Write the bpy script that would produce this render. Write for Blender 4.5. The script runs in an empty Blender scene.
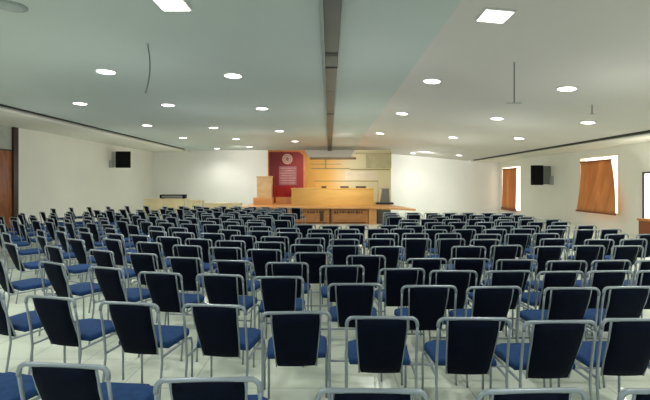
import bpy, bmesh, math, random
from mathutils import Vector, Matrix
random.seed(11)
PI = math.pi
C = bpy.context.scene.collection
F = 420.0            # focal length in pixels of the 650 px wide photograph
H = 1.75             # eye height
VX, VY = 329.0, 184.0

# ------------------------------------------------------------------ materials
def nt_mat(name):
    m = bpy.data.materials.new(name); m.use_nodes = True
    return m, m.node_tree, m.node_tree.nodes['Principled BSDF']

def mat(name, col, rough=0.6, metal=0.0, var=0.0, scale=6.0, bump=0.0, bscale=60.0, spec=None, stretch=None):
    m, nt, b = nt_mat(name)
    b.inputs['Roughness'].default_value = rough
    b.inputs['Metallic'].default_value = metal
    b.inputs['Base Color'].default_value = (*col, 1)
    if spec is not None: b.inputs['Specular IOR Level'].default_value = spec
    tc = nt.nodes.new('ShaderNodeTexCoord')
    src = tc.outputs['Object']
    if stretch:
        mp = nt.nodes.new('ShaderNodeMapping'); mp.inputs['Scale'].default_value = stretch
        nt.links.new(src, mp.inputs['Vector']); src = mp.outputs['Vector']
    if var > 0:
        n = nt.nodes.new('ShaderNodeTexNoise'); n.inputs['Scale'].default_value = scale
        n.inputs['Detail'].default_value = 4
        nt.links.new(src, n.inputs['Vector'])
        r = nt.nodes.new('ShaderNodeMapRange')
        r.inputs['From Min'].default_value = 0.3; r.inputs['From Max'].default_value = 0.7
        r.inputs['To Min'].default_value = 1 - var; r.inputs['To Max'].default_value = 1 + var
        nt.links.new(n.outputs['Fac'], r.inputs['Value'])
        h = nt.nodes.new('ShaderNodeHueSaturation'); h.inputs['Color'].default_value = (*col, 1)
        nt.links.new(r.outputs['Result'], h.inputs['Value'])
        nt.links.new(h.outputs['Color'], b.inputs['Base Color'])
    if bump > 0:
        n = nt.nodes.new('ShaderNodeTexNoise'); n.inputs['Scale'].default_value = bscale
        nt.links.new(src, n.inputs['Vector'])
        bp = nt.nodes.new('ShaderNodeBump'); bp.inputs['Strength'].default_value = bump
        bp.inputs['Distance'].default_value = 0.01
        nt.links.new(n.outputs['Fac'], bp.inputs['Height']); nt.links.new(bp.outputs['Normal'], b.inputs['Normal'])
    return m

def emit(name, col, s):
    m, nt, b = nt_mat(name)
    b.inputs['Base Color'].default_value = (*col, 1)
    b.inputs['Emission Color'].default_value = (*col, 1)
    b.inputs['Emission Strength'].default_value = s
    return m

def two_tone(name, c0, c1, axis, lo, hi, rough=0.5):
    """colour running from c0 to c1 along a local axis (painted board)"""
    m, nt, b = nt_mat(name)
    b.inputs['Roughness'].default_value = rough
    tc = nt.nodes.new('ShaderNodeTexCoord'); sp = nt.nodes.new('ShaderNodeSeparateXYZ')
    nt.links.new(tc.outputs['Object'], sp.inputs['Vector'])
    r = nt.nodes.new('ShaderNodeMapRange'); r.interpolation_type = 'SMOOTHSTEP'
    r.inputs['From Min'].default_value = lo; r.inputs['From Max'].default_value = hi
    nt.links.new(sp.outputs[axis], r.inputs['Value'])
    n = nt.nodes.new('ShaderNodeTexNoise'); n.inputs['Scale'].default_value = 2.5
    nt.links.new(tc.outputs['Object'], n.inputs['Vector'])
    a = nt.nodes.new('ShaderNodeMath'); a.operation = 'MULTIPLY_ADD'
    a.inputs[1].default_value = 0.25; a.inputs[2].default_value = -0.125
    nt.links.new(n.outputs['Fac'], a.inputs[0])
    s = nt.nodes.new('ShaderNodeMath'); s.operation = 'ADD'; s.use_clamp = True
    nt.links.new(a.outputs[0], s.inputs[0]); nt.links.new(r.outputs['Result'], s.inputs[1])
    mx = nt.nodes.new('ShaderNodeMix'); mx.data_type = 'RGBA'
    mx.inputs['A'].default_value = (*c0, 1); mx.inputs['B'].default_value = (*c1, 1)
    nt.links.new(s.outputs[0], mx.inputs['Factor'])
    nt.links.new(mx.outputs['Result'], b.inputs['Base Color'])
    return m

def wood(name, c0, c1, scale, rough=0.45, stretch=(1, 1, 6)):
    m, nt, b = nt_mat(name)
    b.inputs['Roughness'].default_value = rough
    tc = nt.nodes.new('ShaderNodeTexCoord'); mp = nt.nodes.new('ShaderNodeMapping')
    mp.inputs['Scale'].default_value = stretch
    nt.links.new(tc.outputs['Object'], mp.inputs['Vector'])
    n = nt.nodes.new('ShaderNodeTexNoise'); n.inputs['Scale'].default_value = scale
    n.inputs['Detail'].default_value = 6; n.inputs['Distortion'].default_value = 0.6
    nt.links.new(mp.outputs['Vector'], n.inputs['Vector'])
    cr = nt.nodes.new('ShaderNodeValToRGB')
    cr.color_ramp.elements[0].position = 0.32; cr.color_ramp.elements[0].color = (*c0, 1)
    cr.color_ramp.elements[1].position = 0.68; cr.color_ramp.elements[1].color = (*c1, 1)
    nt.links.new(n.outputs['Fac'], cr.inputs['Fac']); nt.links.new(cr.outputs['Color'], b.inputs['Base Color'])
    return m

def floor_mat():
    m, nt, b = nt_mat('pale_tile')
    tc = nt.nodes.new('ShaderNodeTexCoord')
    br = nt.nodes.new('ShaderNodeTexBrick')
    br.offset = 0.0; br.inputs['Scale'].default_value = 1.0
    br.inputs['Brick Width'].default_value = 0.6; br.inputs['Row Height'].default_value = 0.6
    br.inputs['Mortar Size'].default_value = 0.004
    br.inputs['Color1'].default_value = (0.68, 0.76, 0.62, 1)
    br.inputs['Color2'].default_value = (0.74, 0.80, 0.67, 1)
    br.inputs['Mortar'].default_value = (0.42, 0.47, 0.40, 1)
    nt.links.new(tc.outputs['Object'], br.inputs['Vector'])
    nt.links.new(br.outputs['Color'], b.inputs['Base Color'])
    n = nt.nodes.new('ShaderNodeTexNoise'); n.inputs['Scale'].default_value = 1.5
    nt.links.new(tc.outputs['Object'], n.inputs['Vector'])
    r = nt.nodes.new('ShaderNodeMapRange'); r.inputs['To Min'].default_value = 0.12; r.inputs['To Max'].default_value = 0.3
    nt.links.new(n.outputs['Fac'], r.inputs['Value']); nt.links.new(r.outputs['Result'], b.inputs['Roughness'])
    return m

M = dict(
    floor=floor_mat(),
    wall=mat('wall_paint', (0.88, 0.87, 0.80), 0.8, var=0.03, scale=0.6, bump=0.08, bscale=40),
    wall_far=mat('wall_paint_far', (0.88, 0.88, 0.83), 0.8, var=0.04, scale=0.35),
    ceil=mat('ceiling_paint', (0.52, 0.585, 0.56), 0.75, var=0.03, scale=0.4),
    ceil_warm=mat('ceiling_paint_warm', (0.635, 0.61, 0.575), 0.75, var=0.03, scale=0.4),  # warmer light on the right slope put into the ceiling colour
    soffit=mat('soffit_paint', (0.76, 0.76, 0.68), 0.7, var=0.02, scale=0.8),
    slot=mat('slot_dark', (0.035, 0.04, 0.035), 0.7, var=0.2, scale=3),
    channel=mat('channel_metal', (0.055, 0.072, 0.066), 0.45, 0.3, var=0.15, scale=3, stretch=(1, .5, 1)),
    channel_lip=mat('channel_lip', (0.30, 0.34, 0.32), 0.5, 0.2, var=0.05),
    frame=mat('grey_steel', (0.27, 0.315, 0.34), 0.36, 0.45, var=0.06, scale=9),
    navy=mat('navy_fabric', (0.0014, 0.0040, 0.012), 0.9, var=0.25, scale=30, bump=0.2, bscale=300, spec=0.12),
    blue=mat('blue_fabric', (0.014, 0.050, 0.145), 0.85, var=0.2, scale=25, bump=0.2, bscale=300, spec=0.2),
    rubber=mat('rubber', (0.02, 0.02, 0.02), 0.7, var=0.1),
    lens=emit('lit_lens', (1.0, 0.98, 0.92), 3.0),
    rim=mat('fixture_rim', (0.7, 0.7, 0.66), 0.5, var=0.02),
    dim=mat('unlit_lens', (0.38, 0.43, 0.42), 0.4, var=0.1),
    black=mat('black_plastic', (0.003, 0.0035, 0.004), 0.6, var=0.1, spec=0.15),
    grey=mat('grey_plastic', (0.20, 0.21, 0.19), 0.5, var=0.05),
    pale_grey=mat('pale_grey', (0.42, 0.44, 0.40), 0.5, var=0.05),
    blind=wood('orange_blind', (0.60, 0.24, 0.07), (0.82, 0.39, 0.15), 1.3, 0.8, (2, 2, 0.3)),
    blind_bar=mat('blind_bar', (0.26, 0.07, 0.02), 0.5, var=0.1),
    reveal=mat('reveal_paint', (0.86, 0.83, 0.72), 0.7, var=0.02),
    door=wood('door_wood', (0.17, 0.045, 0.008), (0.36, 0.11, 0.02), 3, 0.4, (3, 3, .6)),
    jamb=wood('jamb_wood', (0.02, 0.008, 0.004), (0.04, 0.015, 0.008), 4, 0.4),
    slab=wood('stage_edge_wood', (0.66, 0.30, 0.09), (0.78, 0.41, 0.15), 1.5, 0.4, (1, 5, 5)),
    panel=wood('stage_panel_wood', (0.33, 0.13, 0.035), (0.46, 0.20, 0.06), 2, 0.45, (1, 1, 5)),
    panel_dark=mat('panel_dark', (0.07, 0.03, 0.012), 0.6, var=0.2),
    desk=wood('desk_wood', (0.66, 0.38, 0.085), (0.74, 0.44, 0.12), 1.2, 0.4, (1, 4, 4)),
    pale_wood=wood('pale_wood', (0.80, 0.50, 0.22), (0.9, 0.66, 0.36), 1.4, 0.45, (1, 1, 3)),
    cream_wood=wood('cream_wood', (0.68, 0.56, 0.32), (0.78, 0.66, 0.40), 2, 0.45, (3, 1, 1)),
    stage_body=mat('stage_body', (0.16, 0.17, 0.15), 0.7, var=0.3, scale=2),
    plinth=mat('plinth', (0.66, 0.72, 0.62), 0.4, var=0.03),
    red=two_tone('red_board', (0.17, 0.008, 0.012), (0.30, 0.022, 0.02), 'X', -0.9, 0.8, 0.5),
    red_cloth=mat('red_cloth', (0.36, 0.012, 0.015), 0.75, var=0.15, scale=8),
    pink=mat('faded_pink', (0.48, 0.25, 0.24), 0.6, var=0.22, scale=5),
    pink_dark=mat('faded_pink_dark', (0.34, 0.13, 0.14), 0.6, var=0.15, scale=6),
    pink_pale=mat('pale_pink', (0.62, 0.42, 0.34), 0.6, var=0.15, scale=10),
    orange=mat('orange_wood', (0.62, 0.24, 0.07), 0.5, var=0.12, scale=4),
    backdrop=two_tone('backdrop_board', (0.86, 0.48, 0.09), (0.72, 0.66, 0.40), 'X', -0.3, 1.5, 0.5),
    brown=mat('brown_trim', (0.20, 0.13, 0.05), 0.5, var=0.1),
    olive=mat('olive_line', (0.36, 0.29, 0.12), 0.5, var=0.1),
    olive_panel=mat('olive_panel', (0.50, 0.46, 0.27), 0.6, var=0.12, scale=3),
    cream=mat('cream_panel', (0.80, 0.70, 0.50), 0.5, var=0.08, scale=3),
)
def glass_mat():
    m, nt, b = nt_mat('daylit_glass')
    b.inputs['Base Color'].default_value = (0.9, 0.92, 0.9, 1)
    b.inputs['Roughness'].default_value = 0.15
    b.inputs['Emission Color'].default_value = (1.0, 0.96, 0.86, 1)
    b.inputs['Emission Strength'].default_value = 1.1  # daylight behind the panes put in as emission
    return m
M['glass'] = glass_mat()
def backlit(m, col, f):
    nt = m.node_tree; b = nt.nodes['Principled BSDF']; out = nt.nodes['Material Output']
    t = nt.nodes.new('ShaderNodeBsdfTranslucent'); mx = nt.nodes.new('ShaderNodeMixShader'); mx.inputs[0].default_value = f
    src = b.inputs['Base Color'].links[0].from_socket
    nt.links.new(src, t.inputs['Color'])
    nt.links.new(b.outputs[0], mx.inputs[1]); nt.links.new(t.outputs[0], mx.inputs[2]); nt.links.new(mx.outputs[0], out.inputs['Surface'])
backlit(M['blind'], None, 0.22)

# ------------------------------------------------------------------ mesh helpers
def BM(): return bmesh.new()

def add_box(bm, x0, x1, y0, y1, z0, z1, bev=0.0, seg=2):
    r = bmesh.ops.create_cube(bm, size=1)
    vs = r['verts']
    for v in vs:
        v.co = Vector(((x0 + x1) / 2 + v.co.x * (x1 - x0), (y0 + y1) / 2 + v.co.y * (y1 - y0), (z0 + z1) / 2 + v.co.z * (z1 - z0)))
    if bev > 0:
        es = list({e for v in vs for e in v.link_edges})
        bmesh.ops.bevel(bm, geom=es, offset=bev, segments=seg, affect='EDGES', profile=0.5)

def add_prism(bm, pts, axis, a, b):
    """extrude a closed outline of (u,v) points along an axis: 'y' outline is x,z ; 'z' outline is x,y"""
    def P(u, v, w): return (u, w, v) if axis == 'y' else ((u, v, w) if axis == 'z' else (w, u, v))
    lo = [bm.verts.new(P(u, v, a)) for u, v in pts]; hi = [bm.verts.new(P(u, v, b)) for u, v in pts]
    n = len(pts)
    bm.faces.new(lo); bm.faces.new(hi[::-1])
    for i in range(n): bm.faces.new((lo[i], hi[i], hi[(i + 1) % n], lo[(i + 1) % n]))

def add_tube(bm, path, r, seg=8, caps=True):
    path = [Vector(p) for p in path]
    rings = []; up = Vector((0, 0, 1))
    prev = None
    for i, p in enumerate(path):
        t = (path[min(i + 1, len(path) - 1)] - path[max(i - 1, 0)]).normalized()
        if prev is None:
            a = up if abs(t.z) < 0.9 else Vector((1, 0, 0))
            n = t.cross(a).normalized()
        else:
            n = (prev - t * prev.dot(t)).normalized()
        prev = n; bn = t.cross(n)
        rings.append([bm.verts.new(p + r * (n * math.cos(2 * PI * k / seg) + bn * math.sin(2 * PI * k / seg))) for k in range(seg)])
    for a, b in zip(rings, rings[1:]):
        for k in range(seg): bm.faces.new((a[k], a[(k + 1) % seg], b[(k + 1) % seg], b[k]))
    if caps: bm.faces.new(rings[0][::-1]); bm.faces.new(rings[-1])

def add_lathe(bm, prof, seg=24):
    rings = [[bm.verts.new((r * math.cos(2 * PI * k / seg), r * math.sin(2 * PI * k / seg), z)) for k in range(seg)] for r, z in prof]
    for a, b in zip(rings, rings[1:]):
        for k in range(seg): bm.faces.new((a[k], a[(k + 1) % seg], b[(k + 1) % seg], b[k]))
    bm.faces.new(rings[0][::-1]); bm.faces.new(rings[-1])

def obj(name, bm, m, parent=None, smooth=False):
    bmesh.ops.recalc_face_normals(bm, faces=bm.faces[:])
    me = bpy.data.meshes.new(name); bm.to_mesh(me); bm.free()
    if smooth:
        for p in me.polygons: p.use_smooth = True
    me.materials.append(m)
    o = bpy.data.objects.new(name, me); C.objects.link(o)
    if parent: o.parent = parent
    return o

def tag(o, label=None, cat=None, group=None, kind=None):
    if label: o['label'] = label
    if cat: o['category'] = cat
    if group: o['group'] = group
    if kind: o['kind'] = kind
    return o

def thing(name, label, cat, loc=(0, 0, 0), rz=0, group=None, kind=None):
    o = bpy.data.objects.new(name, None); C.objects.link(o)
    o.empty_display_size = 0.1
    o.location = loc; o.rotation_euler = (0, 0, rz)
    return tag(o, label, cat, group, kind)

def struct(name, bm, m, parent=None, label=None, cat=None):
    o = obj(name, bm, m, parent)
    if parent is None: o['kind'] = 'structure'
    return tag(o, label, cat)

# ------------------------------------------------------------------ the room
XL, XR, YF, YB = -10.9, 10.6, 26.1, -3.5
ZL = H + 2.10           # left / middle ceiling
XFOLD, XS, ZS = 1.52, 8.6, H + 1.45
ZR = H + 1.38
XSL, ZSL = -8.8, H + 1.97   # left slot and soffit
def zc(x):
    if x <= XFOLD: return ZL
    if x <= XS: return ZL + (ZS - ZL) * (x - XFOLD) / (XS - XFOLD)
    return ZR

bm = BM(); add_box(bm, XL, XR, YB, YF, -0.1, 0)
struct('floor', bm, M['floor'], label='pale glossy greenish tiled floor of the hall', cat='floor')
bm = BM(); add_box(bm, XL, XR, YF, YF + 0.2, 0, ZL)
struct('wall_far', bm, M['wall_far'], label='off-white far wall behind the stage', cat='wall')

def wall_with_holes(name, x0, x1, y0, y1, z0, z1, holes, m, **k):
    bm = BM(); holes = sorted(holes); y = y0
    for (a, b, c, d) in holes:
        add_box(bm, x0, x1, y, a, z0, z1)
        if c > z0: add_box(bm, x0, x1, a, b, z0, c)
        if d < z1: add_box(bm, x0, x1, a, b, d, z1)
        y = b
    add_box(bm, x0, x1, y, y1, z0, z1)
    return struct(name, bm, m, **k)

WIN = [(15.35, 17.75, 0.62, 2.86), (23.2, 25.75, 0.20, 2.80), (11.6, 14.2, 0.15, 2.15)]
wall_with_holes('wall_right', XR, XR + 0.3, YB, YF, 0, ZL, WIN, M['wall'], label='off-white right wall with recessed windows', cat='wall')
DOOR = (10.8, 14.72, 0.0, ZSL)
wall_with_holes('wall_left', XL - 0.3, XL, YB, YF, 0, ZL, [DOOR], M['wall'], label='plain off-white left wall beyond the brown door', cat='wall')

bm = BM(); add_box(bm, XSL + 0.2, XFOLD, YB, YF, ZL, ZL + 0.1)
cl = struct('ceiling', bm, M['ceil'], label='smooth grey-green plaster ceiling with rows of downlights', cat='ceiling')
bm = BM(); add_prism(bm, [(XFOLD, ZL), (XS, ZS), (XS, ZS + 0.1), (XFOLD, ZL + 0.1)], 'y', YB, YF)
struct('ceiling_slope', bm, M['ceil_warm'], cl)
bm = BM(); add_box(bm, XL, XSL, YB, YF - 0.9, ZSL, ZSL + 0.12); add_box(bm, XL, XSL + 0.2, YF - 0.9, YF, ZSL, ZSL + 0.12)
add_tube(bm, [(XSL, YB, ZSL + 0.06), (XSL, YF, ZSL + 0.06)], 0.06, 10)
struct('ceiling_soffit', bm, M['soffit'], cl)
bm = BM(); add_box(bm, XS + 0.22, XR, YB, YF, ZR, ZR + 0.12)
struct('ceiling_soffit', bm, M['soffit'], cl)
# dark linear air slots
bm = BM(); add_box(bm, XSL + 0.005, XSL + 0.2, YB, YF - 0.9, ZL + 0.03, ZL + 0.08)
for k in range(3): add_box(bm, XSL + 0.05 + k * 0.055, XSL + 0.065 + k * 0.055, YB, YF - 0.9, ZL - 0.02, ZL + 0.03)
struct('trim_1', bm, M['slot'], label='dark linear air slot along the left ceiling edge', cat='air slot')
bm = BM(); add_box(bm, XS + 0.005, XS + 0.215, YB, YF - 0.9, ZS + 0.0, ZS + 0.05)
for k in range(3): add_box(bm, XS + 0.03 + k * 0.06, XS + 0.05 + k * 0.06, YB, YF - 0.9, ZS - 0.05, ZS)
struct('trim_2', bm, M['slot'], label='dark linear air slot along the right ceiling edge', cat='air slot')
# central channel on the ceiling
ch = thing('ceiling_channel', 'dark grey metal channel running down the middle of the ceiling', 'channel', (0.04, 0, ZL))
bm = BM(); y = YB
while y < YF - 0.1:
    e = min(y + 2.55, YF - 0.02)
    add_box(bm, -0.105, 0.105, y + 0.012, e - 0.012, -0.055, -0.004, 0.004, 1); y = e
obj('channel_cover', bm, M['channel'], ch)
for s in (-1, 1):
    bm = BM(); add_box(bm, s * 0.118 - 0.012, s * 0.118 + 0.012, YB, YF - 0.02, -0.065, -0.002)
    obj('lip', bm, M['channel_lip'], ch)
for y in (6.55, 7.35, 12.2):
    bm = BM(); add_box(bm, -0.106, 0.106, y, y + 0.09, -0.064, -0.05); obj('joint_plate', bm, M['slot'], ch)

# windows (structure) with panes, and blinds (things)
for i, (a, b, c, d) in enumerate(WIN):
    bm = BM(); t = 0.05
    x0, x1 = XR - 0.012, XR + 0.26
    add_box(bm, x0, x1, a - 0.0, a + t, c, d); add_box(bm, x0, x1, b - t, b, c, d)
    add_box(bm, x0, x1, a + t, b - t, c, c + t); add_box(bm, x0, x1, a + t, b - t, d - t, d)
    w = struct('window_%d' % (i + 1), bm, M['reveal'] if i < 2 else M['jamb'],
               label=['cream framed window behind the nearer orange blind', 'cream framed window behind the farther orange blind',
                      'dark framed bright window cut by the right edge of the picture'][i], cat='window')
    px_ = 0.2 if i < 2 else 0.03
    bm = BM(); add_box(bm, XR + px_, XR + px_ + 0.015, a + t, b - t, c + t, d - t)
    obj('pane', bm, M['glass'], w)
    bm = BM(); ym = (a + b) / 2
    add_box(bm, XR + 0.18, XR + 0.235, ym - 0.025, ym + 0.025, c + t, d - t)
    obj('mullion', bm, M['reveal'], w)

def blind(name, label, top, bot, bar_h=0.1):
    """top/bot: (x, y_near, y_far, z)"""
    t = thing(name, label, 'blind', (0, 0, 0), 0, 'orange fabric blinds on the right wall')
    bm = BM(); n, k = 20, 10; g = []
    for i in range(n + 1):
        row = []
        for j in range(k + 1):
            v = j / k
            x = top[0] + (bot[0] - top[0]) * v ** 1.6
            ya = top[1] + (bot[1] - top[1]) * v; yb = top[2] + (bot[2] - top[2]) * v
            z = top[3] + (bot[3] - top[3]) * v
            u = i / n
            row.append(bm.verts.new((x + 0.012 * math.sin(u * 19 + v), ya + (yb - ya) * u, z)))
        g.append(row)
    for i in range(n):
        for j in range(k): bm.faces.new((g[i][j], g[i + 1][j], g[i + 1][j + 1], g[i][j + 1]))
    o = obj('fabric', bm, M['blind'], t, True)
    md = o.modifiers.new('s', 'SOLIDIFY'); md.thickness = 0.008
    bm = BM(); add_box(bm, bot[0] - 0.03, bot[0] + 0.03, bot[1] - 0.02, bot[2] + 0.02, bot[3] - bar_h / 2, bot[3] + bar_h / 2, 0.01)
    obj('bottom_bar', bm, M['blind_bar'], t)
    bm = BM(); add_tube(bm, [(top[0], top[1] - 0.02, top[3]), (top[0], top[2] + 0.02, top[3])], 0.03, 10)
    obj('roller', bm, M['blind_bar'], t, True)
blind('window_blind', 'wide orange fabric blind flaring out at the bottom, nearer of the two', (XR - 0.06, 15.7, 17.6, 2.66), (XR - 0.38, 15.0, 17.35, 0.66), 0.07)
blind('window_blind', 'narrow orange fabric blind near the far right corner', (XR - 0.06, 23.6, 25.45, 2.64), (XR - 0.12, 23.6, 25.5, 0.28), 0.16)
t = thing('wooden_bench', 'dark orange wooden bench end below the window at the right picture edge', 'bench', (XR - 0.2, 13.1, 0))
bm = BM(); add_box(bm, -0.2, 0.2, -0.9, 0.75, 0.0, 0.55, 0.02); obj('base', bm, M['blind_bar'], t)
bm = BM(); add_box(bm, -0.22, 0.22, -0.95, 0.8, 0.55, 0.62, 0.015); obj('top', bm, M['blind'], t)

# left door
bm = BM(); add_box(bm, XL - 0.12, XL + 0.02, 14.5, 14.72, 0, ZSL); add_box(bm, XL - 0.12, XL + 0.02, 10.8, 11.1, 0, ZSL)
add_box(bm, XL - 0.12, XL - 0.02, 11.1, 14.5, 2.88, 2.93)
d1 = struct('door_1', bm, M['jamb'], label='brown wooden double door with dark jamb in the left wall', cat='door')
for (a, b) in ((11.1, 12.79), (12.81, 14.5)):
    bm = BM(); add_box(bm, XL - 0.1, XL - 0.04, a, b, 0.01, 2.9)
    for (c, e) in ((0.25, 1.15), (1.4, 2.7)): add_box(bm, XL - 0.045, XL - 0.025, a + 0.2, b - 0.2, c, e, 0.012, 1)
    lf = obj('door_leaf', bm, M['door'], d1)
    bm = BM(); yy = b - 0.1 if b < 13 else a + 0.1
    add_tube(bm, [(XL - 0.04, yy, 0.95), (XL + 0.03, yy, 0.97), (XL + 0.03, yy, 1.2), (XL - 0.04, yy, 1.22)], 0.012)
    obj('handle', bm, M['frame'], lf, True)
bm = BM(); add_box(bm, XL - 0.09, XL - 0.05, 11.1, 14.5, 2.93, ZSL); obj('transom_panel', bm, M['pale_grey'], d1)
bm = BM(); add_box(bm, XL, XL + 0.02, 14.72, YF, 0, 0.1)
struct('baseboard_left', bm, M['soffit'], label='pale skirting along the left wall', cat='skirting')

# ------------------------------------------------------------------ downlights
def add_spot(x, y, z, p):
    l = bpy.data.lights.new('downlight_lamp', 'SPOT'); l.energy = p; l.spot_size = math.radians(150); l.spot_blend = 0.8
    l.shadow_soft_size = 0.14; l.color = (1.0, 0.975, 0.92)
    o = bpy.data.objects.new('downlight_lamp', l); C.objects.link(o); o.location = (x, y, z)
    return o
def ray_ceiling(px, py):
    u, v = (px - VX) / F, (VY - py) / F
    d = (ZL - H) / v
    if u * d > XFOLD:
        k = (ZL - ZS) / (XS - XFOLD)
        d = (ZL - H + k * XFOLD) / (v + k * u)
    return u * d, d
tilt = math.atan((ZL - ZS) / (XS - XFOLD))
left_px = [(172, 3), (106, 71), (233, 75), (80, 103), (168, 104.5), (262, 108), (147, 125), (213.5, 127.3), (279.5, 130.7), (183, 137.5), (236, 138.7), (249.5, 146.5), (217, 148.3), (295, 141)]
right_px = [(495, 15), (432, 80.5), (567, 88), (402, 113), (497, 118), (588, 122), (380, 133), (453, 137), (519, 138), (413, 153), (459, 155)]
ords = ['first', 'second', 'third', 'fourth', 'fifth', 'sixth', 'seventh', 'eighth', 'ninth', 'tenth', 'eleventh', 'twelfth', 'thirteenth', 'fourteenth',
        'fifteenth', 'sixteenth', 'seventeenth', 'eighteenth', 'nineteenth', 'twentieth', 'twenty-first', 'twenty-second', 'twenty-third', 'twenty-fourth', 'twenty-fifth', 'twenty-sixth', 'twenty-seventh', 'twenty-eighth', 'twenty-ninth', 'thirtieth', 'thirty-first', 'thirty-second']
def light_mesh(square):
    bm = BM()
    if square:
        add_box(bm, -0.18, 0.18, -0.18, 0.18, -0.02, 0.0, 0.005, 1); a = bm
        b = BM(); add_box(b, -0.16, 0.16, -0.16, 0.16, -0.028, -0.012, 0.004, 1)
    else:
        add_lathe(bm, [(0.19, 0.0), (0.19, -0.012), (0.175, -0.02), (0.15, -0.02)], 28); a = bm
        b = BM(); add_lathe(b, [(0.158, -0.012), (0.155, -0.026), (0.10, -0.034), (0.02, -0.036)], 28)
    return a, b
protos = {}
lights_all = [(p, 'left') for p in left_px] + [(p, 'right') for p in right_px]
cnt = {'left': 0, 'right': 0}
spots = []
names = {'left': [
 'large glaring downlight cut by the top edge, left of the central channel',
 'downlight nearest the hanging curved wire, on its left side',
 'downlight in the second row, just left of the central channel',
 'leftmost lit downlight, closest to the left air slot',
 'downlight directly below the curved hanging wire',
 'downlight in the third row, just left of the central channel',
 'leftmost downlight of the fourth row, beside the left air slot',
 'middle downlight of the fourth row on the left ceiling',
 'downlight of the fourth row nearest the central channel, left side',
 'small faint downlight of the fifth row nearest the left air slot',
 'small downlight in the middle of the fifth row, left ceiling',
 'small downlight of the farthest left rows, nearer the red board',
 'tiny downlight above the far left wall, nearest the slot end',
 'tiny downlight beside the channel just before the red board'],
 'right': [
 'square glaring ceiling light near the top edge, right of the channel',
 'downlight of the second row closest to the ceiling fold, right side',
 'big elongated downlight in the second row, far right',
 'downlight of the third row beside the ceiling fold',
 'downlight directly below the straight hanging rod',
 'rightmost downlight, just above the right air slot',
 'faint downlight where the ceiling fold meets the far rows',
 'middle downlight of the fourth row on the right ceiling',
 'rightmost downlight of the fourth row, above the far orange blind',
 'small downlight above the blank far wall right of the stage',
 'tiny downlight nearest the far end of the right air slot']}
for (p, side) in lights_all:
    x, y = ray_ceiling(*p); i = cnt[side]; cnt[side] += 1
    sq = (p == (495, 15) or p == (172, 3)); z = zc(x)
    r = thing('ceiling_downlight', names[side][i], 'ceiling light', (x, y, z), 0, 'lit ceiling downlights')
    if x > XFOLD: r.rotation_euler = (0, tilt, 0)
    if sq not in protos:
        a, b = light_mesh(sq)
        protos[sq] = (obj('rim', a, M['rim'], r), obj('lens', b, M['lens'], r))
    else:
        for q in protos[sq]:
            c = q.copy(); C.objects.link(c); c.parent = r
    spots.append((x, y, z - 0.09))
SPOTW = 60
for (x, y, z) in spots: add_spot(x, y, z, SPOTW)
# downlights above and behind the camera, outside the picture, lamps only, no fixtures modelled
for (x, y) in [(-6.5, 8.0), (-6.5, 4.9), (-4.25, 4.9), (4.6, 4.9), (6.75, 5.2), (6.75, 8.0), (-1.85, 1.6), (-4.25, 1.6), (2.05, 1.6), (4.6, 1.6), (-1.85, -1.6), (2.05, -1.6), (-6.5, 1.6), (6.75, 1.6)]:
    add_spot(x, y, zc(x) - 0.09, SPOTW)
for x in (-8.0, -3.6, 0.8, 5.0):  # added fill lamps at mid-height, without fixtures, to brighten the ceiling
    for y in (7.0, 12.0, 17.0, 22.0):
        l = bpy.data.lights.new('hall_lamp', 'POINT'); l.energy = 13; l.shadow_soft_size = 0.0; l.color = (0.98, 1.0, 0.96)
        o = bpy.data.objects.new('hall_lamp', l); C.objects.link(o); o.location = (x, y, 2.0)
def aim(name, loc, to, e, ang, blend=1.0, col=(1, 0.99, 0.94)):
    l = bpy.data.lights.new(name, 'SPOT'); l.energy = e; l.spot_size = math.radians(ang); l.spot_blend = blend; l.shadow_soft_size = 0.02; l.color = col
    o = bpy.data.objects.new(name, l); C.objects.link(o); o.location = loc
    o.rotation_euler = (Vector(to) - Vector(loc)).to_track_quat('-Z', 'Y').to_euler(); return o
aim('wall_washer', (-5.0, 22.6, 3.6), (-5.0, 26.1, 2.2), 95, 110)  # pair of added spots without fixtures, brightening the far wall
aim('wall_washer', (5.2, 22.4, 3.3), (5.6, 26.1, 2.0), 170, 120)
aim('stage_spot', (0.8, 16.5, 3.7), (0.3, 22.0, 1.6), 300, 70)  # added unseen spot that brightens the stage
aim('window_glint', (9.2, 11.6, 1.4), (10.4, 12.6, 3.13), 60, 70, 0.3, (1, 0.93, 0.78))  # added unseen spot making the bright band above the edge window
u = thing('unlit_downlight', 'unlit round ceiling fitting in the top left corner', 'ceiling light', (-3.75, 4.95, ZL))
bm = BM(); add_lathe(bm, [(0.17, 0.0), (0.17, -0.012), (0.15, -0.02), (0.13, -0.02)], 28); obj('rim', bm, M['channel_lip'], u)
bm = BM(); add_lathe(bm, [(0.135, -0.012), (0.12, -0.024), (0.02, -0.03)], 28); obj('lens', bm, M['dim'], u)

def rod(label, x, y, ln, bend, bar):
    t = thing('hanging_rod', label, 'ceiling rod', (x, y, zc(x)))
    n = 8
    bm = BM(); add_tube(bm, [(bend * math.sin(PI * k / n) - bend * .6 * k / n, 0, -ln * k / n) for k in range(n + 1)], 0.011, 6)
    obj('rod', bm, M['grey'], t)
    bm = BM(); add_lathe(bm, [(0.025, 0.0), (0.022, -0.01), (0.012, -0.02)], 12); obj('ceiling_cap', bm, M['pale_grey'], t)
    if bar:
        bm = BM(); add_box(bm, -bar, bar, -0.015, 0.015, -ln - 0.01, -ln + 0.008, 0.005, 1); obj('end_bar', bm, M['pale_grey'], t)
rod('thin dark curved wire hanging from the left ceiling', -2.72, 6.3, 0.74, 0.05, 0)
rod('thin straight rod with small end bar hanging from the right ceiling', 2.99, 6.78, 0.66, 0, 0.12)
rod('short thin rod hanging near the right air slot', 5.7, 9.1, 0.2, 0, 0.05)

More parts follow.
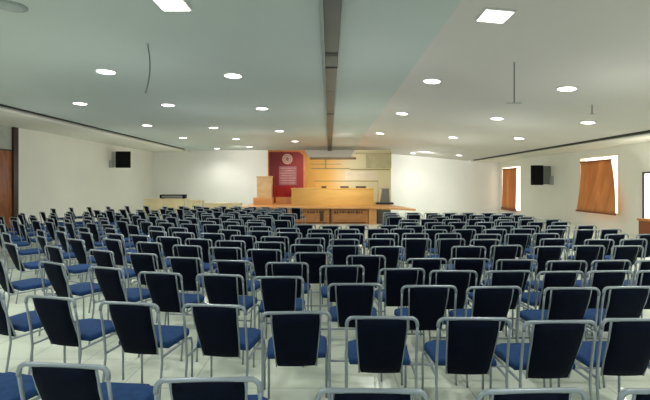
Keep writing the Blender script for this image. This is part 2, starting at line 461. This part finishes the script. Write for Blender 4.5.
# ------------------------------------------------------------------ wall screens
def screen(label, x0, x1, y, z0, z1, wallx):
    t = thing('wall_screen', label, 'wall screen', ((x0 + x1) / 2, y, z0)); w = (x1 - x0) / 2; h = z1 - z0
    bm = BM(); add_box(bm, -w, w, -0.03, 0.05, 0, h, 0.015); obj('bezel', bm, M['black'], t)
    bm = BM(); add_box(bm, -w + 0.05, w - 0.05, -0.034, -0.028, 0.06, h - 0.05, 0.002, 1); obj('screen', bm, M['black'], t)
    s = 1 if wallx > 0 else -1
    wx = wallx - (x0 + x1) / 2
    bm = BM(); add_box(bm, min(s * w * .3, wx), max(s * w * .3, wx), 0.05, 0.3, h * .04, h * .97, 0.02); obj('housing', bm, M['grey'] if s > 0 else M['pale_grey'], t)
    bm = BM(); add_box(bm, min(wx - s * 0.06, wx), max(wx - s * 0.06, wx), -0.2, 0.2, h * .0, h * .45, 0.01); obj('bracket', bm, M['pale_grey'], t)
screen('black screen hanging on the left wall with pale bracket', -10.66, -9.93, 21.0, 2.56, 3.38, XL)
screen('black screen on the right wall between the two orange blinds', 9.62, 10.2, 20.0, 1.70, 2.64, XR)

# ------------------------------------------------------------------ stage and what stands on it
ZT = 0.75
st = thing('stage', 'low stage platform with orange wooden top and carved front panels', 'stage', (0, 18.3, 0))
def sh(pts): return [(x, y - 18.3) for x, y in pts]
bm = BM(); add_prism(bm, sh([(-3.95, 18.6), (-1.8, 18.3), (1.9, 18.2), (3.45, 16.7), (3.5, 17.0), (2.75, 22.0), (2.5, 26.05), (-4.1, 26.05)]), 'z', ZT - 0.07, ZT)
obj('platform', bm, M['slab'], st)
bm = BM(); add_prism(bm, sh([(-3.6, 19.2), (-1.8, 18.62), (1.7, 18.62), (2.7, 18.4), (2.5, 26.0), (-3.9, 26.0)]), 'z', 0.0, ZT - 0.07)
obj('base', bm, M['stage_body'], st)
for (a, b) in ((-1.78, 0.02), (0.08, 1.72)):
    bm = BM(); add_box(bm, a, b, 0.02, 0.12, 0.0, ZT - 0.07, 0.012, 1); p = obj('front_panel', bm, M['panel'], st)
    bm = BM(); add_box(bm, a + 0.1, b - 0.1, 0.012, 0.03, 0.04, 0.08); add_box(bm, a + 0.1, b - 0.1, 0.012, 0.03, 0.6, 0.63)
    xx = a + 0.14
    while xx < b - 0.25:
        w = random.uniform(0.04, 0.12)
        add_box(bm, xx, xx + w, 0.008, 0.03, 0.45 + random.uniform(0, .04), 0.56, 0.004, 1); xx += w + random.uniform(0.02, 0.06)
    if a < 0: add_box(bm, 1.38 - 1.78, 1.46 - 1.70, 0.005, 0.03, 0.12, 0.58, 0.01, 1)
    else: add_box(bm, a + 0.03, a + 0.06, 0.005, 0.03, 0.05, 0.62)
    obj('carving', bm, M['panel_dark'], p)
bm = BM(); add_box(bm, 1.74, 2.08, 0.0, 0.3, 0.0, ZT - 0.07, 0.012, 1); obj('side_panel', bm, M['slab'], st)

dk = thing('long_desk', 'long tan panel-fronted desk in the middle of the stage', 'desk', (0.16, 19.5, ZT))
bm = BM(); add_box(bm, -1.9, 1.9, 0.0, 0.04, 0.0, 0.76, 0.006, 1); obj('front_panel', bm, M['desk'], dk)
for s in (-1, 1):
    bm = BM(); add_box(bm, s * 1.86 - 0.03, s * 1.86 + 0.03, 0.04, 0.65, 0, 0.76); obj('side_panel', bm, M['desk'], dk)
bm = BM(); add_box(bm, -1.93, 1.93, -0.03, 0.7, 0.76, 0.81, 0.01); obj('desktop', bm, M['desk'], dk)
for px, w, lab in ((324, 0.12, 'smallest dark folder, left on the tan desk'), (344.5, 0.2, 'dark folder lying in the middle of the tan desk'), (361, 0.24, 'longest dark folder, right on the tan desk')):
    f = thing('document_folder', lab, 'folder', ((px - VX) / F * 19.8, 19.8, ZT + 0.81))
    bm = BM(); add_box(bm, -w, w, -0.14, 0.14, 0, 0.012, 0.004, 1); add_box(bm, -w, w, -0.14, 0.14, 0.07, 0.085, 0.004, 1); add_box(bm, -w, -w + 0.012, -0.14, 0.14, 0.01, 0.075); obj('cover', bm, M['black'], f)
    bm = BM(); add_box(bm, -w + 0.013, w - 0.02, -0.13, 0.13, 0.012, 0.07); obj('pages', bm, M['panel_dark'], f)

rb = thing('red_banner_board', 'dark red board with faded pink round emblem on the stage', 'banner', (-2.2, 22.0, ZT))
z1 = H + 33.5 / F * 22 - ZT
bm = BM(); add_box(bm, -0.94, 0.94, 0, 0.06, 0.0, z1 - .06, 0.01); obj('board', bm, M['red'], rb)
bm = BM(); add_box(bm, -1.0, -0.94, -0.02, 0.08, 0, z1); add_box(bm, -1.0, 0.94, -0.02, 0.08, z1 - 0.07, z1 + 0.02)
obj('frame', bm, M['orange'], rb)
bm = BM(); add_prism(bm, [(0.86, 0.0), (1.02, 0), (1.02, z1 - 0.12), (0.92, z1 + 0.02), (0.5, z1 + .02), (0.62, z1 - 0.06), (0.86, z1 - 0.25)], 'y', -0.015, 0.07); obj('frame', bm, M['orange'], rb)
ez = H + 25 / F * 22 - ZT
bm = BM(); add_lathe(bm, [(0.27, 0), (0.27, 0.012), (0.255, 0.016), (0.1, 0.016)], 32)
bmesh.ops.rotate(bm, verts=bm.verts, cent=(0, 0, 0), matrix=Matrix.Rotation(PI / 2, 3, 'X')); bmesh.ops.translate(bm, verts=bm.verts, vec=(0.02, -0.002, ez))
em = obj('emblem', bm, M['pink_pale'], rb)
bm = BM()
for rr in (0.19,):
    add_tube(bm, [(0.02 + rr * math.cos(2 * PI * k / 24), -0.02, ez + rr * math.sin(2 * PI * k / 24)) for k in range(25)], 0.014, 6)
add_prism(bm, [(0.02 - .09, ez - .08), (0.02, ez - .12), (0.02 + .09, ez - .08), (0.02 + .07, ez + .06), (0.02, ez + .12), (0.02 - .07, ez + .06)], 'y', -0.028, -0.012)
obj('emblem_mark', bm, M['pink_dark'], em)
bm = BM(); add_box(bm, -0.42, 0.5, -0.012, 0.0, 0.95, 1.98 - 0.05, 0.004, 1); tx = obj('text_block', bm, M['pink_dark'], rb)
bm = BM()
for k in range(7):
    zz = 1.86 - k * 0.13; s = random.uniform(0, 0.12)
    add_box(bm, -0.37 + s, 0.45 - s, -0.016, -0.008, zz - 0.06, zz, 0.003, 1)
obj('text_line', bm, M['pink'], tx)

lr = thing('red_lectern', 'small wooden lectern covered with a bright red cloth', 'lectern', (-2.22, 20.65, ZT))
bm = BM(); add_box(bm, -0.4, 0.4, 0, 0.45, 0, 0.9, 0.01); obj('base', bm, M['slab'], lr)
bm = BM(); add_box(bm, -0.47, 0.47, -0.04, 0.5, 0.37, 0.92, 0.02)
for k in range(9): add_tube(bm, [(-0.42 + k * 0.105, -0.04, 0.38), (-0.42 + k * 0.105, -0.042, 0.9)], 0.012, 6)
obj('cloth', bm, M['red_cloth'], lr)
ll = thing('wooden_lectern', 'tall pale wooden lectern at the left end of the stage', 'lectern', (-3.1, 20.0, ZT))
bm = BM(); add_prism(bm, [(-0.33, 0.35), (0.33, 0.35), (0.34, 1.32), (-0.34, 1.32)], 'y', 0, 0.5); obj('body', bm, M['pale_wood'], ll)
bm = BM(); add_box(bm, -0.36, 0.36, -0.03, 0.55, 1.32, 1.38, 0.012); obj('top', bm, M['pale_wood'], ll)
bm = BM(); add_box(bm, -0.5, 0.4, -0.06, 0.58, 0, 0.35, 0.02); obj('base', bm, M['slab'], ll)

bd = thing('stage_backdrop', 'tall stepped backdrop, yellow at left fading to cream at right', 'backdrop', (0, 23.2, ZT))
def bx_(px): return (px - VX) / F * 23.2
def bz_(py): return H + (VY - py) / F * 23.2 - ZT
bm = BM(); add_prism(bm, [(bx_(303), 0), (bx_(391), 0), (bx_(391), bz_(150)), (bx_(356), bz_(150)), (bx_(352), bz_(154)), (bx_(351), bz_(158)), (bx_(310), bz_(158)), (bx_(304), bz_(151)), (bx_(300), bz_(150)), (bx_(300), 0)], 'y', 0, 0.12)
obj('board', bm, M['backdrop'], bd)
bm = BM(); add_box(bm, bx_(310), bx_(356), -0.04, 0.14, bz_(159.6), bz_(157.4), 0.01, 1); obj('top_rail', bm, M['brown'], bd)
bm = BM(); add_box(bm, bx_(366), bx_(391.3), -0.035, 0.0, bz_(168), bz_(153.5), 0.01, 1); add_box(bm, bx_(355), bx_(391.5), -0.045, 0.13, bz_(154), bz_(152.8)); obj('inset_panel', bm, M['olive_panel'], bd)
bm = BM(); add_box(bm, bx_(311), bx_(350), -0.03, 0.0, bz_(169), bz_(168)); add_box(bm, bx_(311), bx_(341), -0.03, 0, bz_(164.5), bz_(163.9)); add_box(bm, bx_(350), bx_(390), -0.04, 0, bz_(170), bz_(169)); obj('rail', bm, M['olive'], bd)
bm = BM(); add_box(bm, bx_(345), bx_(377), -0.02, 0.0, bz_(180), bz_(170.6), 0.01, 1); obj('light_panel', bm, M['cream'], bd)
bm = BM(); add_box(bm, bx_(325), bx_(326.3), -0.03, 0, bz_(169), bz_(158)); obj('post', bm, M['olive'], bd)

bp = thing('bench_back', 'thin pale rail frame standing behind the tan desk', 'rail', (0, 21.2, ZT))
bm = BM(); X0, X1 = (315 - VX) / F * 21, (378.5 - VX) / F * 21; zt = H + 3 / F * 21 - ZT
add_tube(bm, [(X0, 0, 0), (X0, 0, zt), (X1, 0, zt), (X1, 0, 0)], 0.022, 8); obj('frame', bm, M['olive'], bp)

cs = thing('grey_console', 'faded grey stand with dark base at the right end of the stage', 'stand', (2.75, 20.6, ZT))
bm = BM(); add_box(bm, -0.42, 0.42, -0.05, 0.4, 0, 0.09, 0.015); obj('base', bm, M['slot'], cs)
bm = BM(); add_prism(bm, [(-0.22, 0.09), (0.24, 0.09), (0.2, 0.75), (-0.12, 0.75)], 'y', 0.05, 0.3); obj('column', bm, M['grey'], cs)
bm = BM(); add_box(bm, -0.2, 0.26, 0.0, 0.36, 0.75, 0.8, 0.01); obj('top', bm, M['pale_grey'], cs)

# pale tables left of the stage
def table(label, x0, x1, y, z, m):
    t = thing('side_table', label, 'table', ((x0 + x1) / 2, y, 0)); w = (x1 - x0) / 2
    bm = BM(); add_box(bm, -w, w, -0.02, 0.6, z - 0.05, z, 0.01); obj('tabletop', bm, m, t)
    bm = BM(); add_box(bm, -w + .03, w - .03, 0.0, 0.03, 0.3, z - 0.05); obj('front_panel', bm, m, t)
    for s in (-1, 1):
        for yy in (0.05, 0.55):
            bm = BM(); add_box(bm, s * (w - .06) - .03, s * (w - .06) + .03, yy - .03, yy + .03, 0, z - 0.05); obj('leg', bm, m, t)
    return t
table('taller pale wood table by the far left corner, black unit on top', -8.85, -6.86, 20.0, 1.04, M['cream_wood'])
table('shorter cream table right of the taller one, along the far wall', -6.8, -6.1, 20.0, 0.98, M['cream_wood'])
table('long low cream table reaching to the stage edge', -6.0, -4.25, 20.1, 0.84, M['cream_wood'])
am = thing('amplifier', 'black audio unit on the taller pale table', 'amplifier', (-7.55, 20.2, 1.04))
bm = BM(); add_box(bm, -0.6, 0.6, 0, 0.35, 0.02, 0.2, 0.015); obj('case', bm, M['black'], am)
bm = BM(); add_box(bm, -0.5, 0.5, -0.008, 0.0, 0.05, 0.15, 0.003, 1); obj('panel', bm, M['grey'], am)
for s in (-1, 1):
    bm = BM(); add_box(bm, s * .5 - .04, s * .5 + .04, 0.04, 0.3, 0, 0.02); obj('foot', bm, M['rubber'], am)

# ------------------------------------------------------------------ the chair
R_ = 0.0125; RL = 0.0095
def arc(c, r, a0, a1, n=5):
    return [(c[0] + r * math.cos(a0 + (a1 - a0) * k / n), c[1] + r * math.sin(a0 + (a1 - a0) * k / n)) for k in range(n + 1)]
def up_y(z):     # y of the rear upright at height z
    return -0.30 + 0.0 * z if z > 0.8 else (-0.245 - 0.055 * ((z - 0.42) / 0.38) ** 1.5 if z > 0.42 else -0.245 - 0.06 * (0.42 - z) / 0.42)
def chair_parts(root):
    W = 0.235
    out = []
    # top rail with rounded shoulders
    bm = BM(); r = 0.042
    p = [(-W, 0.80)] + arc((-W + r, 0.87 - R_ - r), r, PI, PI / 2) + arc((W - r, 0.87 - R_ - r), r, PI / 2, 0) + [(W, 0.80)]
    add_tube(bm, [(x, -0.30, z) for x, z in p], R_); out.append(obj('top_rail', bm, M['frame'], root, True))
    for s in (-1, 1):
        bm = BM(); add_tube(bm, [(s * W, up_y(z), z) for z in (0.0, 0.15, 0.30, 0.42, 0.5, 0.6, 0.7, 0.80)], RL)
        out.append(obj('leg', bm, M['frame'], root, True))
        bm = BM(); add_tube(bm, [(s * W, -0.24, 0.45), (s * W, 0.15, 0.45), (s * W, 0.205, 0.435), (s * W, 0.222, 0.38), (s * W, 0.225, 0.0)], RL)
        out.append(obj('leg', bm, M['frame'], root, True))
        # side tube of the backrest
        bm = BM(); add_tube(bm, [(s * 0.172, -0.298, 0.85), (s * 0.166, -0.262, 0.72), (s * 0.152, -0.195, 0.56), (s * 0.144, -0.150, 0.425)], 0.0075, 6)
        out.append(obj('backrest_tube', bm, M['frame'], root, True))
    bm = BM(); add_tube(bm, [(-W, -0.285, 0.17), (W, -0.285, 0.17)], 0.009, 6); out.append(obj('stretcher', bm, M['frame'], root, True))
    bm = BM(); add_tube(bm, [(-W, 0.2, 0.43), (W, 0.2, 0.43)], 0.009, 6); out.append(obj('stretcher', bm, M['frame'], root, True))
    # backrest
    bm = BM(); n, k = 6, 8; gf, gb = [], []
    for j in range(k + 1):
        v = j / k; z = 0.428 + 0.422 * v
        y = -0.150 - 0.150 * (1 - (1 - v) ** 1.25)
        w = 0.141 + 0.027 * v + (0.0 if 0 < j < k else -0.006)
        rf, rb_ = [], []
        for i in range(n + 1):
            q = -1 + 2 * i / n
            cur = 0.018 * (1 - q * q)
            th = 0.014 if abs(q) < 1 and 0 < j < k else 0.005
            rf.append(bm.verts.new((q * w, y - cur * .6 + th, z))); rb_.append(bm.verts.new((q * w, y - cur * .6 - th, z)))
        gf.append(rf); gb.append(rb_)
    for j in range(k):
        for i in range(n):
            bm.faces.new((gf[j][i], gf[j][i + 1], gf[j + 1][i + 1], gf[j + 1][i])); bm.faces.new((gb[j][i], gb[j + 1][i], gb[j + 1][i + 1], gb[j][i + 1]))
        bm.faces.new((gf[j][0], gf[j + 1][0], gb[j + 1][0], gb[j][0])); bm.faces.new((gf[j][n], gb[j][n], gb[j + 1][n], gf[j + 1][n]))
    for i in range(n):
        bm.faces.new((gf[0][i], gb[0][i], gb[0][i + 1], gf[0][i + 1])); bm.faces.new((gf[k][i], gf[k][i + 1], gb[k][i + 1], gb[k][i]))
    out.append(obj('backrest', bm, M['navy'], root, True))
    # seat pad with rounded front corners
    pts = [(-0.215, -0.12), (0.215, -0.12)] + arc((0.145, 0.155), 0.09, 0, PI / 2) + arc((-0.145, 0.155), 0.09, PI / 2, PI)
    bm = BM(); add_prism(bm, pts, 'z', 0.46, 0.515)
    es = [e for e in bm.edges if abs(e.verts[0].co.z - e.verts[1].co.z) < 1e-5]
    bmesh.ops.bevel(bm, geom=es, offset=0.018, segments=2, affect='EDGES', profile=0.5)
    out.append(obj('seat', bm, M['blue'], root, True))
    return out

# --- placement: nearest rows one by one (x of the backrest's middle and height of its top rail in the photograph), then procedurally
ROWS = [
    [(-75, 352), (63, 363), (208, 377), (372, 388), (532, 388), (676, 389)],
    [(-14, 288), (50, 296), (129, 302), (214, 304), (296, 311), (382, 316), (474, 317), (560, 320), (638, 318)],
    [(-5, 258), (52, 262), (106, 267), (160, 272), (220, 274), (278, 276), (355, 283), (429, 285), (494, 286), (572, 287), (630, 286)],
    [(10, 243), (53, 246), (101, 250), (141, 253), (183, 257), (231, 260), (287, 262), (342, 265), (403, 268), (464, 270), (516, 270), (563, 270), (604, 270), (640, 270)],
    [(6, 233), (41, 236), (76, 239), (111, 239), (149, 242), (187, 245), (225, 247), (264, 249), (313, 252), (366, 255), (432, 258), (478, 258), (525, 259), (568, 261), (605, 260), (641, 260)],
]
chairs = []       # (row, x, y, rotz)
def base_rot(x, d):
    r = 0.0
    if x < -0.8: r = -math.radians(min(36, 4 + 8.5 * (-x - 0.8)))
    elif x > 1.5: r = math.radians(min(8, 1.5 * (x - 1.5)))
    return r
for k, row in enumerate(ROWS):
    for (px, py) in row:
        d = (H - 0.87) * F / (py - VY); x = (px - VX) / F * d
        chairs.append((k, x, d, base_rot(x, d) + math.radians(random.uniform(-3, 3))))
def in_frame(x, d, m=14):
    u = VX + x / d * F
    return -m < u < 650 + m
k = 5; d0 = 6.0
while d0 < 15.5:
    x = -10.3 + random.uniform(0, 0.3)
    while x < 5.85:
        d = d0 + (0.36 * min(-x, 9) if x < 0 else 0.0) + random.uniform(-0.09, 0.09)
        step = 0.58 if k < 9 else 0.60
        xx = x + random.uniform(-0.06, 0.06); x += step
        if not in_frame(xx, d): continue
        if d > 17.1: continue
        if -1.15 < xx < 1.4 and d > 9.3: continue
        if xx >= 1.4 and d > 13.3: continue
        if xx < -6.2 and d > 12.7 + 3.1 * min(1, max(0, (xx + 9.6) / 1.6)) - 0.9: continue
        if random.random() < 0.03: continue
        rr = base_rot(xx, d) + math.radians(random.uniform(-5, 5))
        chairs.append((k, xx, d, rr))
    d0 += 0.74 if k < 9 else 0.78; k += 1
for (px, py) in [(24, 213), (41, 212), (53, 208.5), (71, 207.5), (89, 207), (108, 206.5), (127, 206), (146, 206), (165, 206.5), (186, 207)]:
    d = (H - 0.87) * F / (py - VY); x = (px - VX) / F * d
    chairs.append((k, x, d, -math.radians(random.uniform(38, 46))))
k += 1
# give neighbours elbow room
chairs = [(c[0], c[1] - math.sin(c[3]) * 0.30, c[2] + math.cos(c[3]) * 0.30, c[3]) for c in chairs]
pos = [[c[1], c[2]] for c in chairs]
for it in range(60):
    for i in range(len(pos)):
        for j in range(i + 1, len(pos)):
            dx, dy = pos[j][0] - pos[i][0], pos[j][1] - pos[i][1]
            if abs(dx) > 0.8 or abs(dy) > 0.8: continue
            rz = (chairs[i][3] + chairs[j][3]) / 2; cs_, sn = math.cos(rz), math.sin(rz)
            lat, dep = dx * cs_ + dy * sn, -dx * sn + dy * cs_
            pl, pd = 0.515 + abs(chairs[i][3] - chairs[j][3]) * 0.2 - abs(lat), 0.56 - abs(dep)
            if pl > 0 and pd > 0:
                if pl < pd: q, ux, uy = pl / 2 * (1 if lat > 0 else -1), cs_, sn
                else: q, ux, uy = pd / 2 * (1 if dep > 0 else -1), -sn, cs_
                dx, dy, m_ = q * ux, q * uy, 1.0
                fi, fj = chairs[i][0] < 5 or chairs[i][0] == k - 1, chairs[j][0] < 5 or chairs[j][0] == k - 1
                if fi and fj: wi = wj = 0.5 if chairs[i][0] > 1 else 0.0
                elif fi: wi, wj = 0.0, 1.6
                elif fj: wi, wj = 1.6, 0.0
                else: wi = wj = 0.9
                pos[i][0] -= dx * m_ * wi; pos[i][1] -= dy * m_ * wi
                pos[j][0] += dx * m_ * wj; pos[j][1] += dy * m_ * wj
chairs = [(c[0], p[0], p[1], c[3]) for c, p in zip(chairs, pos)]
chairs.sort(key=lambda c: (c[0], c[1]))
# avoid near-coincident chairs
keep = []
for c in chairs:
    ok = True
    for q in keep:
        dx, dy = c[1] - q[1], c[2] - q[2]; rz = (c[3] + q[3]) / 2
        if abs(dx * math.cos(rz) + dy * math.sin(rz)) < 0.46 and abs(-dx * math.sin(rz) + dy * math.cos(rz)) < 0.50: ok = False
    if c[1] < XL + 0.75: ok = False
    if ok or c[0] < 4: keep.append(c)
chairs = keep
print('CHAIRS', len(chairs), 'rows', k)
near = sorted(chairs, key=lambda c: c[2] ** 2 + c[1] ** 2)
single = set(map(id, near[:300]))
print('CHAIRS', len(chairs), 'rows', k)
proto = None; parts = None; mass = []
for r in range(k):
    rowc = [c for c in chairs if c[0] == r]
    for blk in ((0, 1) if r >= 9 else (2,)):
        grp = [c for c in rowc if blk == 2 or (c[1] < 0) == (blk == 0)]
        idx = 0
        for c in grp:
            _, x, d, rz = c
            loc = (x, d, 0)
            if id(c) not in single:
                mass.append((loc, rz)); continue
            where = ('farthest row along the left wall' if r == k - 1 else ords[r] + ' row from the camera')
            if blk == 2: lab = 'navy-backed steel chair, %s from the left in the %s' % (ords[idx], where)
            elif blk == 0: lab = 'navy-backed steel chair, %s from left in the %s, left block' % (ords[idx], where)
            else: lab = 'navy-backed steel chair, %s from left in the %s, right block' % (ords[idx], where)
            idx += 1
            root = thing('stacking_chair', lab, 'chair', loc, rz, 'navy-backed steel chairs set out in rows')
            if parts is None:
                parts = chair_parts(root)
            else:
                for q in parts:
                    o = q.copy(); C.objects.link(o); o.parent = root
if mass:
    for (src, nm) in (('frame', 0),):
        me = bpy.data.meshes.new('distant_chairs'); bmx = BM()
        mats = [M['frame'], M['navy'], M['blue']]
        for (loc, rz) in mass:
            T = Matrix.Translation(loc) @ Matrix.Rotation(rz, 4, 'Z')
            for q in parts:
                tmp = q.data.copy(); tmp.transform(T)
                n0 = len(bmx.faces); bmx.from_mesh(tmp); bmx.faces.ensure_lookup_table()
                mi = mats.index(q.data.materials[0])
                for f in bmx.faces[n0:]: f.material_index = mi
                bpy.data.meshes.remove(tmp)
        bmx.to_mesh(me); bmx.free()
        for m in mats: me.materials.append(m)
        o = bpy.data.objects.new('distant_chairs', me); C.objects.link(o)
        tag(o, 'farthest crowded navy and grey chairs at the back of the blocks', 'chairs', None, 'stuff')

# ------------------------------------------------------------------ world, camera
w = bpy.data.worlds.new('World'); bpy.context.scene.world = w; w.use_nodes = True
bg = w.node_tree.nodes['Background']; bg.inputs['Color'].default_value = (0.80, 0.90, 1.0, 1); bg.inputs['Strength'].default_value = 0.45

cam = bpy.data.cameras.new('Camera'); co = bpy.data.objects.new('Camera', cam); C.objects.link(co)
co.location = (0, 0, H); co.rotation_euler = (PI / 2, 0, 0)
cam.sensor_width = 36; cam.lens = F / 650 * 36
cam.shift_x = -4 / 650; cam.shift_y = -16 / 650
cam.clip_end = 200; cam.clip_start = 0.05
sc = bpy.context.scene
sc.camera = co
sc.view_settings.view_transform = 'Standard'
sc.view_settings.look = 'None'
sc.view_settings.exposure = 0.9
sc.cycles.use_denoising = True
sc.cycles.max_bounces = 6
sc.cycles.sample_clamp_indirect = 4
